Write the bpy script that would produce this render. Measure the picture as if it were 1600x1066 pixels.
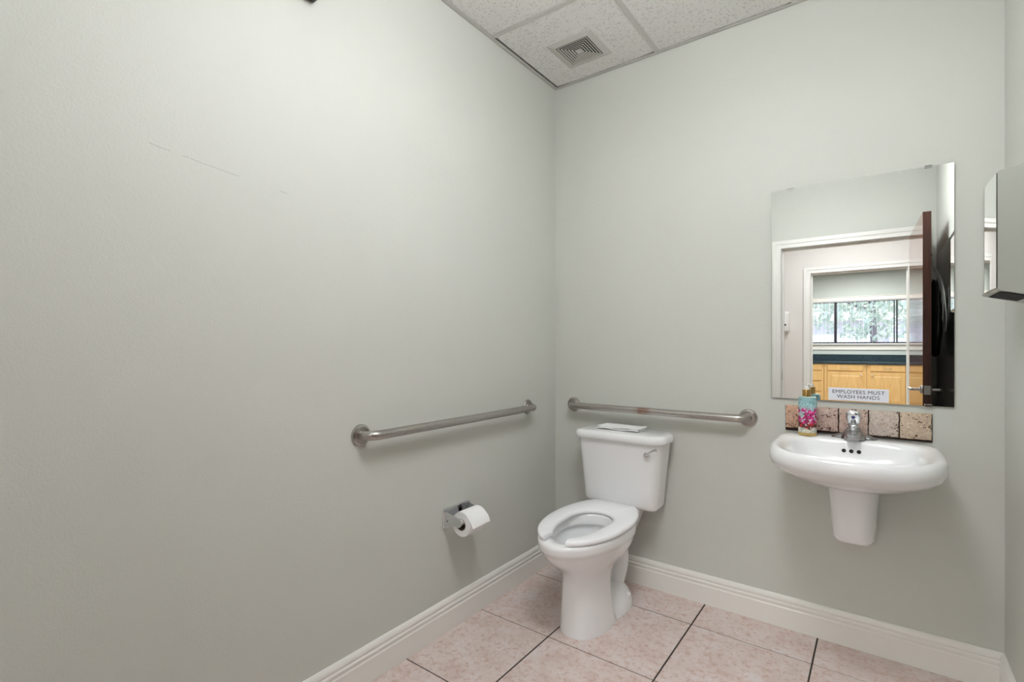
import bpy, bmesh, math, random
from mathutils import Vector, Matrix
random.seed(7)
S = bpy.context.scene
COL = S.collection
PI = math.pi
for o in list(bpy.data.objects):
    bpy.data.objects.remove(o)

# ------------------------------------------------------------------ camera, sky, lights, exposure
cam_d = bpy.data.cameras.new('camera')
cam_d.sensor_width = 36.0
cam_d.lens = 775.6 / 1600 * 36.0
cam_d.shift_y = 8.0 / 1600
cam_d.clip_start = 0.02
cam = bpy.data.objects.new('camera', cam_d)
COL.objects.link(cam)
cam.location = (1.5254, -2.4852, 1.242)
cam.rotation_euler = (PI / 2, 0, math.radians(36.55))
S.camera = cam

S.view_settings.view_transform = 'Standard'
S.view_settings.look = 'None'
S.view_settings.gamma = 1.0
S.view_settings.use_curve_mapping = False
S.view_settings.exposure = 0.0

world = bpy.data.worlds.new('sky')
S.world = world
world.use_nodes = True
wn = world.node_tree
wn.nodes.clear()
w_out = wn.nodes.new('ShaderNodeOutputWorld')
w_bg = wn.nodes.new('ShaderNodeBackground')
w_sky = wn.nodes.new('ShaderNodeTexSky')
w_sky.sky_type = 'HOSEK_WILKIE'
w_sky.turbidity = 6.0
w_sky.sun_direction = (0.45, 0.35, 0.82)
w_bg.inputs['Strength'].default_value = 10.0
wn.links.new(w_sky.outputs[0], w_bg.inputs['Color'])
wn.links.new(w_bg.outputs[0], w_out.inputs['Surface'])

sd = bpy.data.lights.new('sun', 'SUN')
sd.energy = 20.0
sd.angle = math.radians(3)
sun = bpy.data.objects.new('sun', sd)
COL.objects.link(sun)
sun.rotation_euler = (math.radians(30), math.radians(22), 0)

LAMP_GLOW = 28.5         # glow of the drum diffuser of the restroom ceiling light
HALL_POWER = 32.0
OFFICE_POWER = 76.0


def area(name, loc, sx, sy, power, color=(1, 1, 1)):
    ld = bpy.data.lights.new(name, 'AREA')
    ld.shape = 'RECTANGLE'
    ld.size = sx
    ld.size_y = sy
    ld.energy = power
    ld.color = color
    o = bpy.data.objects.new(name, ld)
    o.location = loc
    COL.objects.link(o)
    return o


area('hall_lamp', (1.25, -3.75, 2.722), 1.15, 0.55, HALL_POWER, (0.97, 0.985, 1.0))
area('office_lamp', (1.2, -6.3, 2.722), 1.15, 1.15, OFFICE_POWER, (1.0, 0.98, 0.95))
area('office_lamp', (1.2, -8.4, 2.722), 1.15, 1.15, OFFICE_POWER, (1.0, 0.98, 0.95))

# ------------------------------------------------------------------ material helpers
MATS = {}


def srgb(r, g, b):
    def f(c):
        c /= 255.0
        return c / 12.92 if c <= 0.04045 else ((c + 0.055) / 1.055) ** 2.4
    return (f(r), f(g), f(b), 1.0)


def mat(name, color=(0.8, 0.8, 0.8, 1), rough=0.5, metal=0.0, **kw):
    m = bpy.data.materials.new(name)
    m.use_nodes = True
    p = m.node_tree.nodes['Principled BSDF']
    p.inputs['Base Color'].default_value = color
    p.inputs['Roughness'].default_value = rough
    p.inputs['Metallic'].default_value = metal
    for k, v in kw.items():
        p.inputs[k.replace('_', ' ')].default_value = v
    MATS[name] = m
    return m


def nd(m, kind, **kw):
    n = m.node_tree.nodes.new(kind)
    for k, v in kw.items():
        if k in n.inputs:
            n.inputs[k].default_value = v
        else:
            setattr(n, k, v)
    return n


def ln(m, a, b):
    m.node_tree.links.new(a, b)


def P(m):
    return m.node_tree.nodes['Principled BSDF']


def coords(m, scale=(1, 1, 1), kind='Object', rnd=False):
    tc = nd(m, 'ShaderNodeTexCoord')
    mp = nd(m, 'ShaderNodeMapping')
    mp.inputs['Scale'].default_value = scale
    ln(m, tc.outputs[kind], mp.inputs['Vector'])
    if rnd:
        oi = nd(m, 'ShaderNodeObjectInfo')
        mu = nd(m, 'ShaderNodeVectorMath', operation='SCALE')
        mu.inputs[0].default_value = (37.0, 53.0, 71.0)
        ln(m, oi.outputs['Random'], mu.inputs['Scale'])
        ln(m, mu.outputs[0], mp.inputs['Location'])
    return mp.outputs[0]


def noise(m, vec, scale, detail=3.0, rough=0.55):
    n = nd(m, 'ShaderNodeTexNoise')
    n.inputs['Scale'].default_value = scale
    n.inputs['Detail'].default_value = detail
    n.inputs['Roughness'].default_value = rough
    ln(m, vec, n.inputs['Vector'])
    return n.outputs['Fac']


def vor(m, vec, scale, feature='F1', rnd=1.0):
    n = nd(m, 'ShaderNodeTexVoronoi', feature=feature)
    n.inputs['Scale'].default_value = scale
    n.inputs['Randomness'].default_value = rnd
    ln(m, vec, n.inputs['Vector'])
    return n


def ramp(m, fac, stops, interp='LINEAR'):
    r = nd(m, 'ShaderNodeValToRGB')
    r.color_ramp.interpolation = interp
    e = r.color_ramp.elements
    while len(e) > 1:
        e.remove(e[-1])
    e[0].position, e[0].color = stops[0]
    for pos, c in stops[1:]:
        x = e.new(pos)
        x.color = c
    ln(m, fac, r.inputs[0])
    return r.outputs[0]


def mix(m, fac, a, b, blend='MIX'):
    n = nd(m, 'ShaderNodeMix', data_type='RGBA', blend_type=blend)
    for s, v in ((0, fac), (6, a), (7, b)):
        if hasattr(v, 'is_output'):
            ln(m, v, n.inputs[s])
        else:
            n.inputs[s].default_value = v
    return n.outputs[2]


def mth(m, op, a, b=0.0, clamp=False):
    n = nd(m, 'ShaderNodeMath', operation=op, use_clamp=clamp)
    for s, v in ((0, a), (1, b)):
        if hasattr(v, 'is_output'):
            ln(m, v, n.inputs[s])
        else:
            n.inputs[s].default_value = v
    return n.outputs[0]


def bump(m, h, strength=0.3, dist=0.001):
    b = nd(m, 'ShaderNodeBump')
    b.inputs['Strength'].default_value = strength
    b.inputs['Distance'].default_value = dist
    ln(m, h, b.inputs['Height'])
    ln(m, b.outputs[0], P(m).inputs['Normal'])


def g(v):
    return (v, v, v, 1)


# ---- wall paint: sage grey with a fine roller stipple and faint marks
def paint(name, c1, c2, rough=0.55, marks=False, bstr=0.6):
    m = mat(name, c1, rough)
    v = coords(m)
    n1 = noise(m, v, 1.3, 4)
    c = ramp(m, n1, [(0.3, c1), (0.7, c2)])
    if marks:
        sep = nd(m, 'ShaderNodeSeparateXYZ')
        ln(m, v, sep.inputs[0])
        # a thin scratch line running down to the right across the paint
        zline = mth(m, 'ADD', mth(m, 'MULTIPLY', sep.outputs[1], marks[0]), marks[1])
        wob = mth(m, 'MULTIPLY', mth(m, 'SUBTRACT', noise(m, v, 6, 2), 0.5), 0.02)
        d = mth(m, 'ABSOLUTE', mth(m, 'SUBTRACT', mth(m, 'ADD', sep.outputs[2], wob), zline))
        near = mth(m, 'LESS_THAN', d, 0.0011)
        y0 = mth(m, 'GREATER_THAN', sep.outputs[1], marks[2])
        y1 = mth(m, 'LESS_THAN', sep.outputs[1], marks[3])
        brk = mth(m, 'GREATER_THAN', noise(m, v, 22, 2), 0.5)
        f = mth(m, 'MULTIPLY', mth(m, 'MULTIPLY', near, brk), mth(m, 'MULTIPLY', y0, y1))
        c = mix(m, mth(m, 'MULTIPLY', f, 0.30), c, srgb(110, 112, 102))
    ln(m, c, P(m).inputs['Base Color'])
    h = mth(m, 'ADD', noise(m, v, 170, 3, 0.6), mth(m, 'MULTIPLY', noise(m, v, 45, 2), 0.6))
    bump(m, h, bstr, 0.0012)
    P(m).inputs['Specular IOR Level'].default_value = 0.35
    return m


SAGE1, SAGE2 = srgb(207, 208, 201), srgb(210, 211, 204)
M_wall = paint('sage_wall_paint', SAGE1, SAGE2)
M_wall_left = paint('sage_wall_paint_scratched', SAGE1, SAGE2, marks=(-0.105, 1.56, -2.06, -1.62))
M_hallwall = paint('cream_hall_paint', srgb(226, 222, 217), srgb(229, 225, 220))
M_office = paint('pale_teal_paint', srgb(194, 203, 200), srgb(198, 207, 204))
M_trim = mat('white_trim_paint', srgb(241, 239, 233), 0.3)
M_doortrim = mat('bright_white_trim', srgb(236, 235, 230), 0.35)
M_grid = mat('ceiling_grid_white', srgb(203, 201, 196), 0.45)
M_dark = mat('dark_void', g(0.006), 0.8)
M_black = mat('black_plastic', g(0.012), 0.35)


def mk_ceiling_tile():
    m = mat('mineral_fibre_tile', srgb(222, 221, 217), 0.9)
    v = coords(m, rnd=True)
    big = noise(m, v, 9, 2)
    vo = vor(m, v, 150)
    size = ramp(m, noise(m, v, 60, 2), [(0.38, g(0.0)), (0.60, g(0.40))])
    pit = mth(m, 'LESS_THAN', vo.outputs['Distance'], size)
    vs = coords(m, (1.0, 2.4, 1.0), rnd=True)
    fis = ramp(m, noise(m, vs, 110, 3, 0.7), [(0.64, g(0)), (0.70, g(1))])
    allp = mth(m, 'MAXIMUM', mth(m, 'MULTIPLY', pit, 0.8), fis)
    c = mix(m, mth(m, 'MULTIPLY', allp, 0.6), srgb(236, 235, 232), srgb(128, 126, 120))
    c = mix(m, mth(m, 'MULTIPLY', big, 0.15), c, srgb(200, 198, 192))
    ln(m, c, P(m).inputs['Base Color'])
    bump(m, mth(m, 'SUBTRACT', 1.0, allp), 0.6, 0.002)
    return m


M_ctile = mk_ceiling_tile()


def mk_floor_tile():
    m = mat('mottled_pink_ceramic', srgb(208, 190, 180), 0.38)
    v = coords(m, rnd=True)
    a = noise(m, v, 46, 7, 0.75)
    b = noise(m, v, 9, 4, 0.6)
    vs = coords(m, (1.0, 1.6, 1.0), rnd=True)
    c3 = noise(m, vs, 120, 6, 0.8)
    base = ramp(m, b, [(0.3, srgb(212, 192, 184)), (0.52, srgb(223, 208, 203)), (0.72, srgb(228, 218, 216))])
    sp = ramp(m, a, [(0.50, g(0)), (0.64, g(1))])
    c = mix(m, mth(m, 'MULTIPLY', sp, 0.8), base, srgb(196, 158, 142))
    sp2 = ramp(m, c3, [(0.56, g(0)), (0.66, g(1))])
    c = mix(m, mth(m, 'MULTIPLY', sp2, 0.75), c, srgb(162, 130, 112))
    lt = ramp(m, c3, [(0.30, g(1)), (0.42, g(0))])
    c = mix(m, mth(m, 'MULTIPLY', lt, 0.45), c, srgb(228, 215, 203))
    ln(m, c, P(m).inputs['Base Color'])
    bump(m, a, 0.15, 0.001)
    return m


M_ftile = mk_floor_tile()
M_grout = mat('dark_grout', srgb(58, 50, 46), 0.9)
M_china = mat('white_vitreous_china', srgb(248, 248, 249), 0.12, Coat_Weight=0.4, Coat_Roughness=0.03)
M_seat = mat('white_seat_plastic', srgb(250, 250, 252), 0.22)
M_chrome = mat('polished_chrome', (0.72, 0.73, 0.75, 1), 0.07, 1.0)
M_chromesatin = mat('worn_chrome', (0.40, 0.40, 0.41, 1), 0.24, 1.0)
M_mirror = mat('silvered_mirror', (0.93, 0.945, 0.935, 1), 0.0, 1.0)
M_mirror_edge = mat('mirror_glass_edge', srgb(120, 132, 120), 0.2)
M_water = mat('bowl_water', srgb(200, 206, 208), 0.02)
M_paper = mat('white_paper', srgb(250, 250, 250), 0.85)
M_brass = mat('gold_cap', srgb(196, 158, 96), 0.22, 1.0)


def mk_brushed(name, col, rough=0.32, rust=None, axis=0):
    m = mat(name, col, rough, 1.0)
    v = coords(m)
    n = noise(m, v, 90, 4, 0.7)
    c = ramp(m, n, [(0.3, tuple(x * 0.82 for x in col[:3]) + (1,)), (0.7, col)])
    if rust:
        sep = nd(m, 'ShaderNodeSeparateXYZ')
        ln(m, v, sep.inputs[0])
        d = mth(m, 'ABSOLUTE', mth(m, 'SUBTRACT', sep.outputs[0], rust[0]))
        f = mth(m, 'SUBTRACT', 1.0, mth(m, 'DIVIDE', d, rust[1]), True)
        f = mth(m, 'MULTIPLY', f, ramp(m, noise(m, v, 38, 3), [(0.35, g(0.4)), (0.6, g(1))]))
        f = mth(m, 'MULTIPLY', mth(m, 'MULTIPLY', f, 1.7, True), 0.7)
        c = mix(m, f, c, srgb(140, 100, 78))
        r = mth(m, 'ADD', mth(m, 'MULTIPLY', f, 0.3), rough)
        ln(m, r, P(m).inputs['Roughness'])
    ln(m, c, P(m).inputs['Base Color'])
    bump(m, noise(m, v, 300, 2), 0.08, 0.0005)
    return m


M_steel = mk_brushed('brushed_stainless', (0.50, 0.475, 0.45, 1), 0.30)
M_steel_rust = mk_brushed('brushed_stainless_stained', (0.52, 0.49, 0.465, 1), 0.30, rust=(0.435, 0.055))
M_dispenser = mat('dispenser_steel', (0.52, 0.53, 0.49, 1), 0.42, 0.8)
M_dispfront = mat('mirror_finish_steel', (0.86, 0.87, 0.86, 1), 0.03, 1.0)


def mk_travertine():
    m = mat('tumbled_travertine', srgb(205, 180, 165), 0.7)
    v = coords(m, rnd=True)
    oi = nd(m, 'ShaderNodeObjectInfo')
    base = oi.outputs['Color']
    a = noise(m, v, 40, 6, 0.7)
    c = mix(m, ramp(m, a, [(0.4, g(0)), (0.66, g(0.55))]), base, srgb(178, 146, 126))
    c = mix(m, ramp(m, noise(m, v, 90, 4, 0.7), [(0.5, g(0)), (0.66, g(0.6))]), c, srgb(232, 218, 204))
    c = mix(m, ramp(m, noise(m, v, 150, 4, 0.8), [(0.54, g(0)), (0.66, g(0.6))]), c, srgb(140, 108, 88))
    vo = vor(m, v, 130)
    size = ramp(m, noise(m, v, 30, 3, 0.6), [(0.42, g(0.0)), (0.64, g(0.46))])
    pit = mth(m, 'LESS_THAN', vo.outputs['Distance'], size)
    c = mix(m, mth(m, 'MULTIPLY', pit, 0.9), c, srgb(84, 56, 42))
    ln(m, c, P(m).inputs['Base Color'])
    h = mth(m, 'SUBTRACT', a, mth(m, 'MULTIPLY', pit, 0.8))
    bump(m, h, 0.7, 0.002)
    return m


M_trav = mk_travertine()


def mk_wood(name, dark, light, scale=(1, 1, 1), rough=0.3, ns=16):
    m = mat(name, light, rough)
    v = coords(m, scale, rnd=False)
    n = noise(m, v, ns, 5, 0.65)
    c = ramp(m, n, [(0.3, dark), (0.7, light)])
    ln(m, c, P(m).inputs['Base Color'])
    bump(m, n, 0.08, 0.0006)
    return m


M_maple = mk_wood('honey_maple', srgb(206, 166, 106), srgb(224, 188, 128), (3, 3, 0.5), 0.35, 9)
M_doorface = mk_wood('varnished_brown_veneer', srgb(92, 50, 32), srgb(124, 70, 44), (3, 3, 0.35), 0.07, 10)
M_dooredge = mk_wood('dark_brown_door_edge', srgb(52, 26, 18), srgb(78, 40, 28), (6, 6, 0.6), 0.4, 12)


def mk_granite():
    m = mat('dark_green_laminate', srgb(30, 66, 74), 0.3)
    v = coords(m)
    n = noise(m, v, 60, 5, 0.8)
    c = ramp(m, n, [(0.38, srgb(14, 26, 36)), (0.55, srgb(34, 58, 70)), (0.7, srgb(80, 104, 110))])
    ln(m, c, P(m).inputs['Base Color'])
    return m


M_counter = mk_granite()


def mk_label():
    """floral print wrapped round the bottle: pale blue top, pink then red blooms, clear base"""
    m = mat('floral_bottle_print', srgb(170, 200, 208), 0.15)
    v = coords(m)
    sep = nd(m, 'ShaderNodeSeparateXYZ')
    ln(m, v, sep.inputs[0])
    z = sep.outputs[2]
    bg = ramp(m, mth(m, 'DIVIDE', z, 0.16), [(0.0, srgb(214, 204, 178)), (0.17, srgb(226, 220, 206)), (0.30, srgb(214, 206, 206)), (0.6, srgb(176, 204, 210)), (1.0, srgb(150, 192, 202))])
    vo = vor(m, v, 75)
    flower = ramp(m, vo.outputs['Distance'], [(0.0, srgb(250, 226, 238)), (0.16, srgb(236, 96, 170)), (0.42, srgb(206, 50, 130)), (0.6, srgb(150, 40, 90))])
    red = ramp(m, vo.outputs['Distance'], [(0.0, srgb(250, 220, 190)), (0.18, srgb(206, 50, 60)), (0.45, srgb(150, 28, 44)), (0.62, srgb(90, 60, 50))])
    hz = mth(m, 'ADD', z, mth(m, 'MULTIPLY', mth(m, 'SUBTRACT', noise(m, v, 40, 2), 0.5), 0.03))
    fl = mix(m, ramp(m, mth(m, 'DIVIDE', hz, 0.16), [(0.32, g(0)), (0.38, g(1))]), red, flower)
    band = ramp(m, mth(m, 'DIVIDE', hz, 0.16), [(0.17, g(0)), (0.21, g(1)), (0.66, g(1)), (0.74, g(0))])
    patch = mth(m, 'GREATER_THAN', mth(m, 'ADD', noise(m, v, 55, 2), mth(m, 'MULTIPLY', mth(m, 'SUBTRACT', 0.09, hz), 2.4)), 0.46)
    leaf = ramp(m, noise(m, v, 120, 2), [(0.5, g(0)), (0.56, g(1))])
    bgl = mix(m, mth(m, 'MULTIPLY', leaf, 0.55), bg, srgb(96, 140, 130))
    c = mix(m, mth(m, 'MULTIPLY', band, patch), bgl, fl)
    ln(m, c, P(m).inputs['Base Color'])
    return m


M_label = mk_label()
M_teal = mat('teal_bottle_shoulder', srgb(150, 186, 184), 0.2)
M_clear = mat('clear_plastic_dome', (0.95, 0.97, 0.97, 1), 0.05, 0.0, Transmission_Weight=0.85)
M_sign = mat('engraved_sign_plastic', srgb(242, 243, 252), 0.3)
M_ink = mat('sign_lettering_ink', srgb(48, 46, 60), 0.5)
M_white_pl = mat('white_plastic', srgb(226, 224, 220), 0.35)
M_bronze = mat('dark_bronze_window_frame', srgb(26, 22, 36), 0.4)
M_glass = mat('window_glass', (1, 1, 1, 1), 0.0, 0.0, Transmission_Weight=1.0)
P(M_glass).inputs['IOR'].default_value = 1.05
M_vane = mat('white_vinyl_vane', srgb(232, 234, 238), 0.5)
M_coat = mat('black_cloth', srgb(22, 24, 22), 0.75)
M_strap = mat('grey_strap', srgb(176, 176, 172), 0.5)
M_lamp = mat('lamp_diffuser', (0.9, 0.9, 0.88, 1), 0.5)
P(M_lamp).inputs['Emission Color'].default_value = (0.95, 0.975, 1.0, 1)
P(M_lamp).inputs['Emission Strength'].default_value = LAMP_GLOW


def mk_panel():
    m = mat('dark_glossy_panel', g(0.01), 0.16)
    v = coords(m)
    vo = vor(m, v, 60)
    dot = mth(m, 'LESS_THAN', vo.outputs['Distance'], ramp(m, noise(m, v, 14, 2), [(0.45, g(0.0)), (0.75, g(0.16))]))
    c = mix(m, mth(m, 'MULTIPLY', dot, 0.5), srgb(16, 20, 16), srgb(150, 155, 150))
    ln(m, c, P(m).inputs['Base Color'])
    return m


M_panel = mk_panel()
M_bark = mat('tree_bark', srgb(128, 120, 128), 0.9)
M_leaf = mat('tree_leaf', srgb(178, 190, 176), 0.6)
M_leaf2 = mat('tree_leaf_light', srgb(206, 214, 204), 0.6)
M_stucco = mat('pale_stucco', srgb(206, 200, 212), 0.9)
M_garage = mat('white_garage_door', srgb(236, 236, 240), 0.6)
M_roof = mat('grey_shingle', srgb(150, 148, 150), 0.9)
M_ground = mat('asphalt_ground', srgb(170, 170, 168), 0.95)
M_floorplain = mat('hall_floor', srgb(196, 180, 168), 0.4)


# ------------------------------------------------------------------ mesh helpers
class MB:
    def __init__(self):
        self.v, self.f = [], []

    def add(self, vs, fs):
        n = len(self.v)
        self.v += [tuple(p) for p in vs]
        self.f += [tuple(i + n for i in f) for f in fs]
        return self

    def box(self, x0, x1, y0, y1, z0, z1, bev=0.0, seg=2):
        if x0 > x1: x0, x1 = x1, x0
        if y0 > y1: y0, y1 = y1, y0
        if z0 > z1: z0, z1 = z1, z0
        bm = bmesh.new()
        bmesh.ops.create_cube(bm, size=1)
        for v in bm.verts:
            v.co = Vector(((x0 + x1) / 2 + v.co.x * (x1 - x0), (y0 + y1) / 2 + v.co.y * (y1 - y0), (z0 + z1) / 2 + v.co.z * (z1 - z0)))
        if bev > 0:
            bmesh.ops.bevel(bm, geom=bm.edges[:], offset=bev, segments=seg, profile=0.5, affect='EDGES')
        bm.verts.index_update()
        self.add([v.co[:] for v in bm.verts], [[v.index for v in f.verts] for f in bm.faces])
        bm.free()
        return self

    def loft(self, rings, cap0=True, cap1=True, closed=True):
        n = len(rings[0])
        vs = [p for r in rings for p in r]
        fs = []
        for k in range(len(rings) - 1):
            for i in range(n if closed else n - 1):
                j = (i + 1) % n
                fs.append((k * n + i, k * n + j, (k + 1) * n + j, (k + 1) * n + i))
        if cap0: fs.append(tuple(range(n))[::-1])
        if cap1: fs.append(tuple((len(rings) - 1) * n + i for i in range(n)))
        return self.add(vs, fs)

    def tube(self, path, r, n=16, cap=True):
        path = [Vector(p) for p in path]
        rs = r if isinstance(r, (list, tuple)) else [r] * len(path)
        t0 = (path[1] - path[0]).normalized()
        up = Vector((0, 0, 1)) if abs(t0.z) < 0.9 else Vector((1, 0, 0))
        u = t0.cross(up).normalized()
        rings = []
        for i, p in enumerate(path):
            if i == 0: t = t0
            elif i == len(path) - 1: t = (path[-1] - path[-2]).normalized()
            else: t = ((path[i + 1] - p).normalized() + (p - path[i - 1]).normalized()).normalized()
            u = (u - t * u.dot(t)).normalized()
            w = t.cross(u)
            rings.append([p + (u * math.cos(a) + w * math.sin(a)) * rs[i] for a in [2 * PI * k / n for k in range(n)]])
        return self.loft(rings, cap, cap)

    def lathe(self, prof, center, axis=(0, 0, 1), n=32, cap=True):
        """prof: list of (radius, height along axis)"""
        ax = Vector(axis).normalized()
        u = ax.orthogonal().normalized()
        w = ax.cross(u)
        c = Vector(center)
        rings = [[c + ax * h + (u * math.cos(a) + w * math.sin(a)) * max(r, 1e-5) for a in [2 * PI * k / n for k in range(n)]] for r, h in prof]
        return self.loft(rings, cap, cap)

    def prism(self, pts, p0, p1):
        """extrude a closed list of points (Vectors) by (p1-p0)"""
        d = Vector(p1) - Vector(p0)
        a = [Vector(p) for p in pts]
        return self.loft([a, [p + d for p in a]])


def obj(name, mb, m, parent=None, off=(0, 0, 0), smooth=False, angle=35, kind=None, label=None):
    me = bpy.data.meshes.new(name)
    o = Vector(off)
    me.from_pydata([tuple(Vector(v) - o) for v in mb.v], [], mb.f)
    me.validate()
    bm = bmesh.new()
    bm.from_mesh(me)
    bmesh.ops.recalc_face_normals(bm, faces=bm.faces)
    if smooth:
        for f in bm.faces: f.smooth = True
        for e in bm.edges:
            if len(e.link_faces) == 2 and e.calc_face_angle(0) > math.radians(angle):
                e.smooth = False
    bm.to_mesh(me)
    bm.free()
    me.materials.append(m)
    ob = bpy.data.objects.new(name, me)
    COL.objects.link(ob)
    if parent: ob.parent = parent
    else: ob.location = o
    if kind: ob['kind'] = kind
    if label: ob['label'] = label
    return ob


class Thing:
    """An Empty at the thing's base; its parts are built in world coordinates."""
    def __init__(self, name, label, cat, loc, group=None):
        self.o = bpy.data.objects.new(name, None)
        self.o.empty_display_size = 0.05
        self.o.location = loc
        COL.objects.link(self.o)
        self.o['label'] = label
        self.o['category'] = cat
        if group: self.o['group'] = group
        self.loc = loc

    def part(self, name, mb, m, parent=None, **kw):
        return obj(name, mb, m, parent or self.o, self.loc, **kw)


def tag(o, label, cat, group=None, kind=None):
    o['label'] = label
    o['category'] = cat
    if group: o['group'] = group
    if kind: o['kind'] = kind
    return o


def sellipse(cx, cy, a, bf, bb, z, nf=2.0, nb=2.0, n=64):
    """closed outline; front half (towards -y) uses bf/nf, back half bb/nb"""
    out = []
    for k in range(n):
        t = 2 * PI * (k + 0.5) / n
        c, s = math.cos(t), math.sin(t)
        e = nf if s < 0 else nb
        b = bf if s < 0 else bb
        x = cx + a * math.copysign(abs(c) ** (2.0 / e), c)
        y = cy + b * math.copysign(abs(s) ** (2.0 / e), s)
        out.append((x, y, z))
    return out


def rrect(x0, x1, y0, y1, r, z, n=6):
    """rounded rectangle outline in the xy plane"""
    pts = []
    for (cx, cy, a0) in ((x1 - r, y1 - r, 0), (x0 + r, y1 - r, PI / 2), (x0 + r, y0 + r, PI), (x1 - r, y0 + r, 3 * PI / 2)):
        for k in range(n + 1):
            a = a0 + PI / 2 * k / n
            pts.append((cx + r * math.cos(a), cy + r * math.sin(a), z))
    return pts


# ------------------------------------------------------------------ room dimensions
W, D, H = 1.885, 2.69, 2.74
TH = 0.12
HALL_Y = -4.69
OFF_Y = -4.81
FAR_Y = -9.85


def wall_boxes(segs):
    mb = MB()
    for s in segs: mb.box(*s)
    return mb


obj('wall_left', wall_boxes([(-TH, 0, -D - TH, TH, -0.05, H + 0.1)]), M_wall_left, kind='structure')
obj('wall_back', wall_boxes([(0, W, 0, TH, -0.05, H + 0.1)]), M_wall, kind='structure')
obj('wall_right', wall_boxes([(W, W + TH, -D - TH, TH, -0.05, H + 0.1)]), M_wall, kind='structure')
DX0, DX1, DZ = 0.780, 1.781, 2.150     # rough opening of the restroom door
obj('wall_front', wall_boxes([(0, DX0, -D - TH, -D, -0.05, H + 0.1), (DX1, W, -D - TH, -D, -0.05, H + 0.1), (DX0, DX1, -D - TH, -D, DZ, H + 0.1)]), M_wall, kind='structure')

# floor: slab of dark grout with every tile on it
floor = obj('floor', wall_boxes([(-TH, W + TH, -D - TH, TH, -0.06, -0.0015)]), M_grout, kind='structure')
xs = [-0.078, 0.385, 0.849, 1.312, 1.776, 2.24]
ys = [0.233, -0.228, -0.689, -1.150, -1.611, -2.072, -2.533, -2.994]
for i in range(len(xs) - 1):
    for j in range(len(ys) - 1):
        gx, gy = 0.0031, 0.0021
        x0, x1 = max(xs[i] + gx, 0.0), min(xs[i + 1] - gx, W)
        y1, y0 = min(ys[j] - gy, 0.0), max(ys[j + 1] + gy, -D)
        if x1 - x0 < 0.01: continue
        dz = random.uniform(-0.0004, 0.0004)
        ob = obj('floor_tile', MB().box(x0, x1, y0, y1, -0.012, dz, 0.0012, 1), M_ftile, floor)
obj('floor_hall', wall_boxes([(-1.5, 4.5, OFF_Y - 0.0, -D - TH, -0.06, 0.0)]), M_floorplain, kind='structure')
obj('floor_office', wall_boxes([(-3.0, 5.5, FAR_Y, OFF_Y, -0.06, 0.0)]), M_floorplain, kind='structure')

# ceiling: slab above, T-bar grid, lay-in tiles
ceil = obj('ceiling', wall_boxes([(0, W, -D, 0, H + 0.10, H + 0.16)]), M_grid, kind='structure')
PX, PY = 0.6135, 0.605
txs = [0.0, PX, 2 * PX, 3 * PX, W]
tys = [0.0, -PY, -2 * PY, -3 * PY, -4 * PY, -D]
for x in txs[1:4]:
    mb = MB().box(x - 0.012, x + 0.012, -D, 0, H - 0.0002, H + 0.0015).box(x - 0.002, x + 0.002, -D, 0, H, H + 0.03)
    obj('tee_bar', mb, M_grid, ceil)
for y in tys[1:5]:
    for i in range(4):
        xa, xb = txs[i] + (0.012 if i else 0), txs[i + 1] - (0.012 if i < 3 else 0)
        if xb - xa < 0.05: continue
        mb = MB().box(xa, xb, y - 0.012, y + 0.012, H - 0.0008, H + 0.0008).box(xa, xb, y - 0.002, y + 0.002, H, H + 0.03)
        obj('cross_tee', mb, M_grid, ceil)
for (a, b, c, d) in ((0, 0.021, -D, 0), (0.021, W - 0.021, -0.021, 0), (W - 0.021, W, -D, 0), (0.021, W - 0.021, -D, -D + 0.021)):
    mb = MB().box(a, b, c, d, H - 0.002, H)
    if b - a > 0.5: mb.box(a, b, (c if c < -1 else d - 0.002), (c + 0.002 if c < -1 else d), H - 0.002, H + 0.02)
    else: mb.box((a if a < 1 else b - 0.002), (a + 0.002 if a < 1 else b), c, d, H - 0.002, H + 0.02)
    obj('wall_angle', mb, M_grid, ceil)


def ceiling_tile(x0, x1, y0, y1, poly=None):
    """poly: outline of a tile cut too small, which leaves a dark gap at the wall"""
    z = H + 0.0025
    a = poly or [(x0, y0), (x1, y0), (x1, y1), (x0, y1)]
    a = [(p[0], p[1], z) for p in a]
    obj('ceiling_tile', MB().loft([a, [(p[0], p[1], p[2] + 0.016) for p in a]]), M_ctile, ceil)


LIGHT = (PX, 2 * PX, -4 * PY, -2 * PY)
for i in range(4):
    for j in range(5):
        x0, x1, y1, y0 = txs[i] + 0.004, txs[i + 1] - 0.004, tys[j] - 0.004, tys[j + 1] + 0.004
        if x1 - x0 < 0.02: continue
        poly = None
        if (i, j) == (0, 0): poly = [(0.0270, y0), (x1, y0), (x1, -0.0275), (0.50, -0.018), (0.13, -0.018), (0.0275, -0.0265)]
        if (i, j) == (1, 0): poly = [(x0, y0), (x1, y0), (x1, -0.027), (1.17, -0.018), (x0, -0.018)]
        ceiling_tile(x0, x1, y0, y1, poly)

# baseboards
PROF = [(0, 0), (0.016, 0), (0.016, 0.086), (0.0125, 0.090), (0.0125, 0.096), (0.0155, 0.099), (0.0155, 0.106), (0.0105, 0.110),
        (0.0105, 0.114), (0.013, 0.117), (0.013, 0.124), (0.010, 0.132), (0.0045, 0.138), (0.0, 0.1385)]


def baseboard(name, p0, p1, nrm, m=M_trim):
    n = Vector((nrm[0], nrm[1], 0))
    a = [Vector((p0[0], p0[1], 0)) + n * d + Vector((0, 0, z)) for d, z in PROF]
    obj(name, MB().prism(a, (p0[0], p0[1], 0), (p1[0], p1[1], 0)), m, kind='structure', smooth=True, angle=30)


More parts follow.
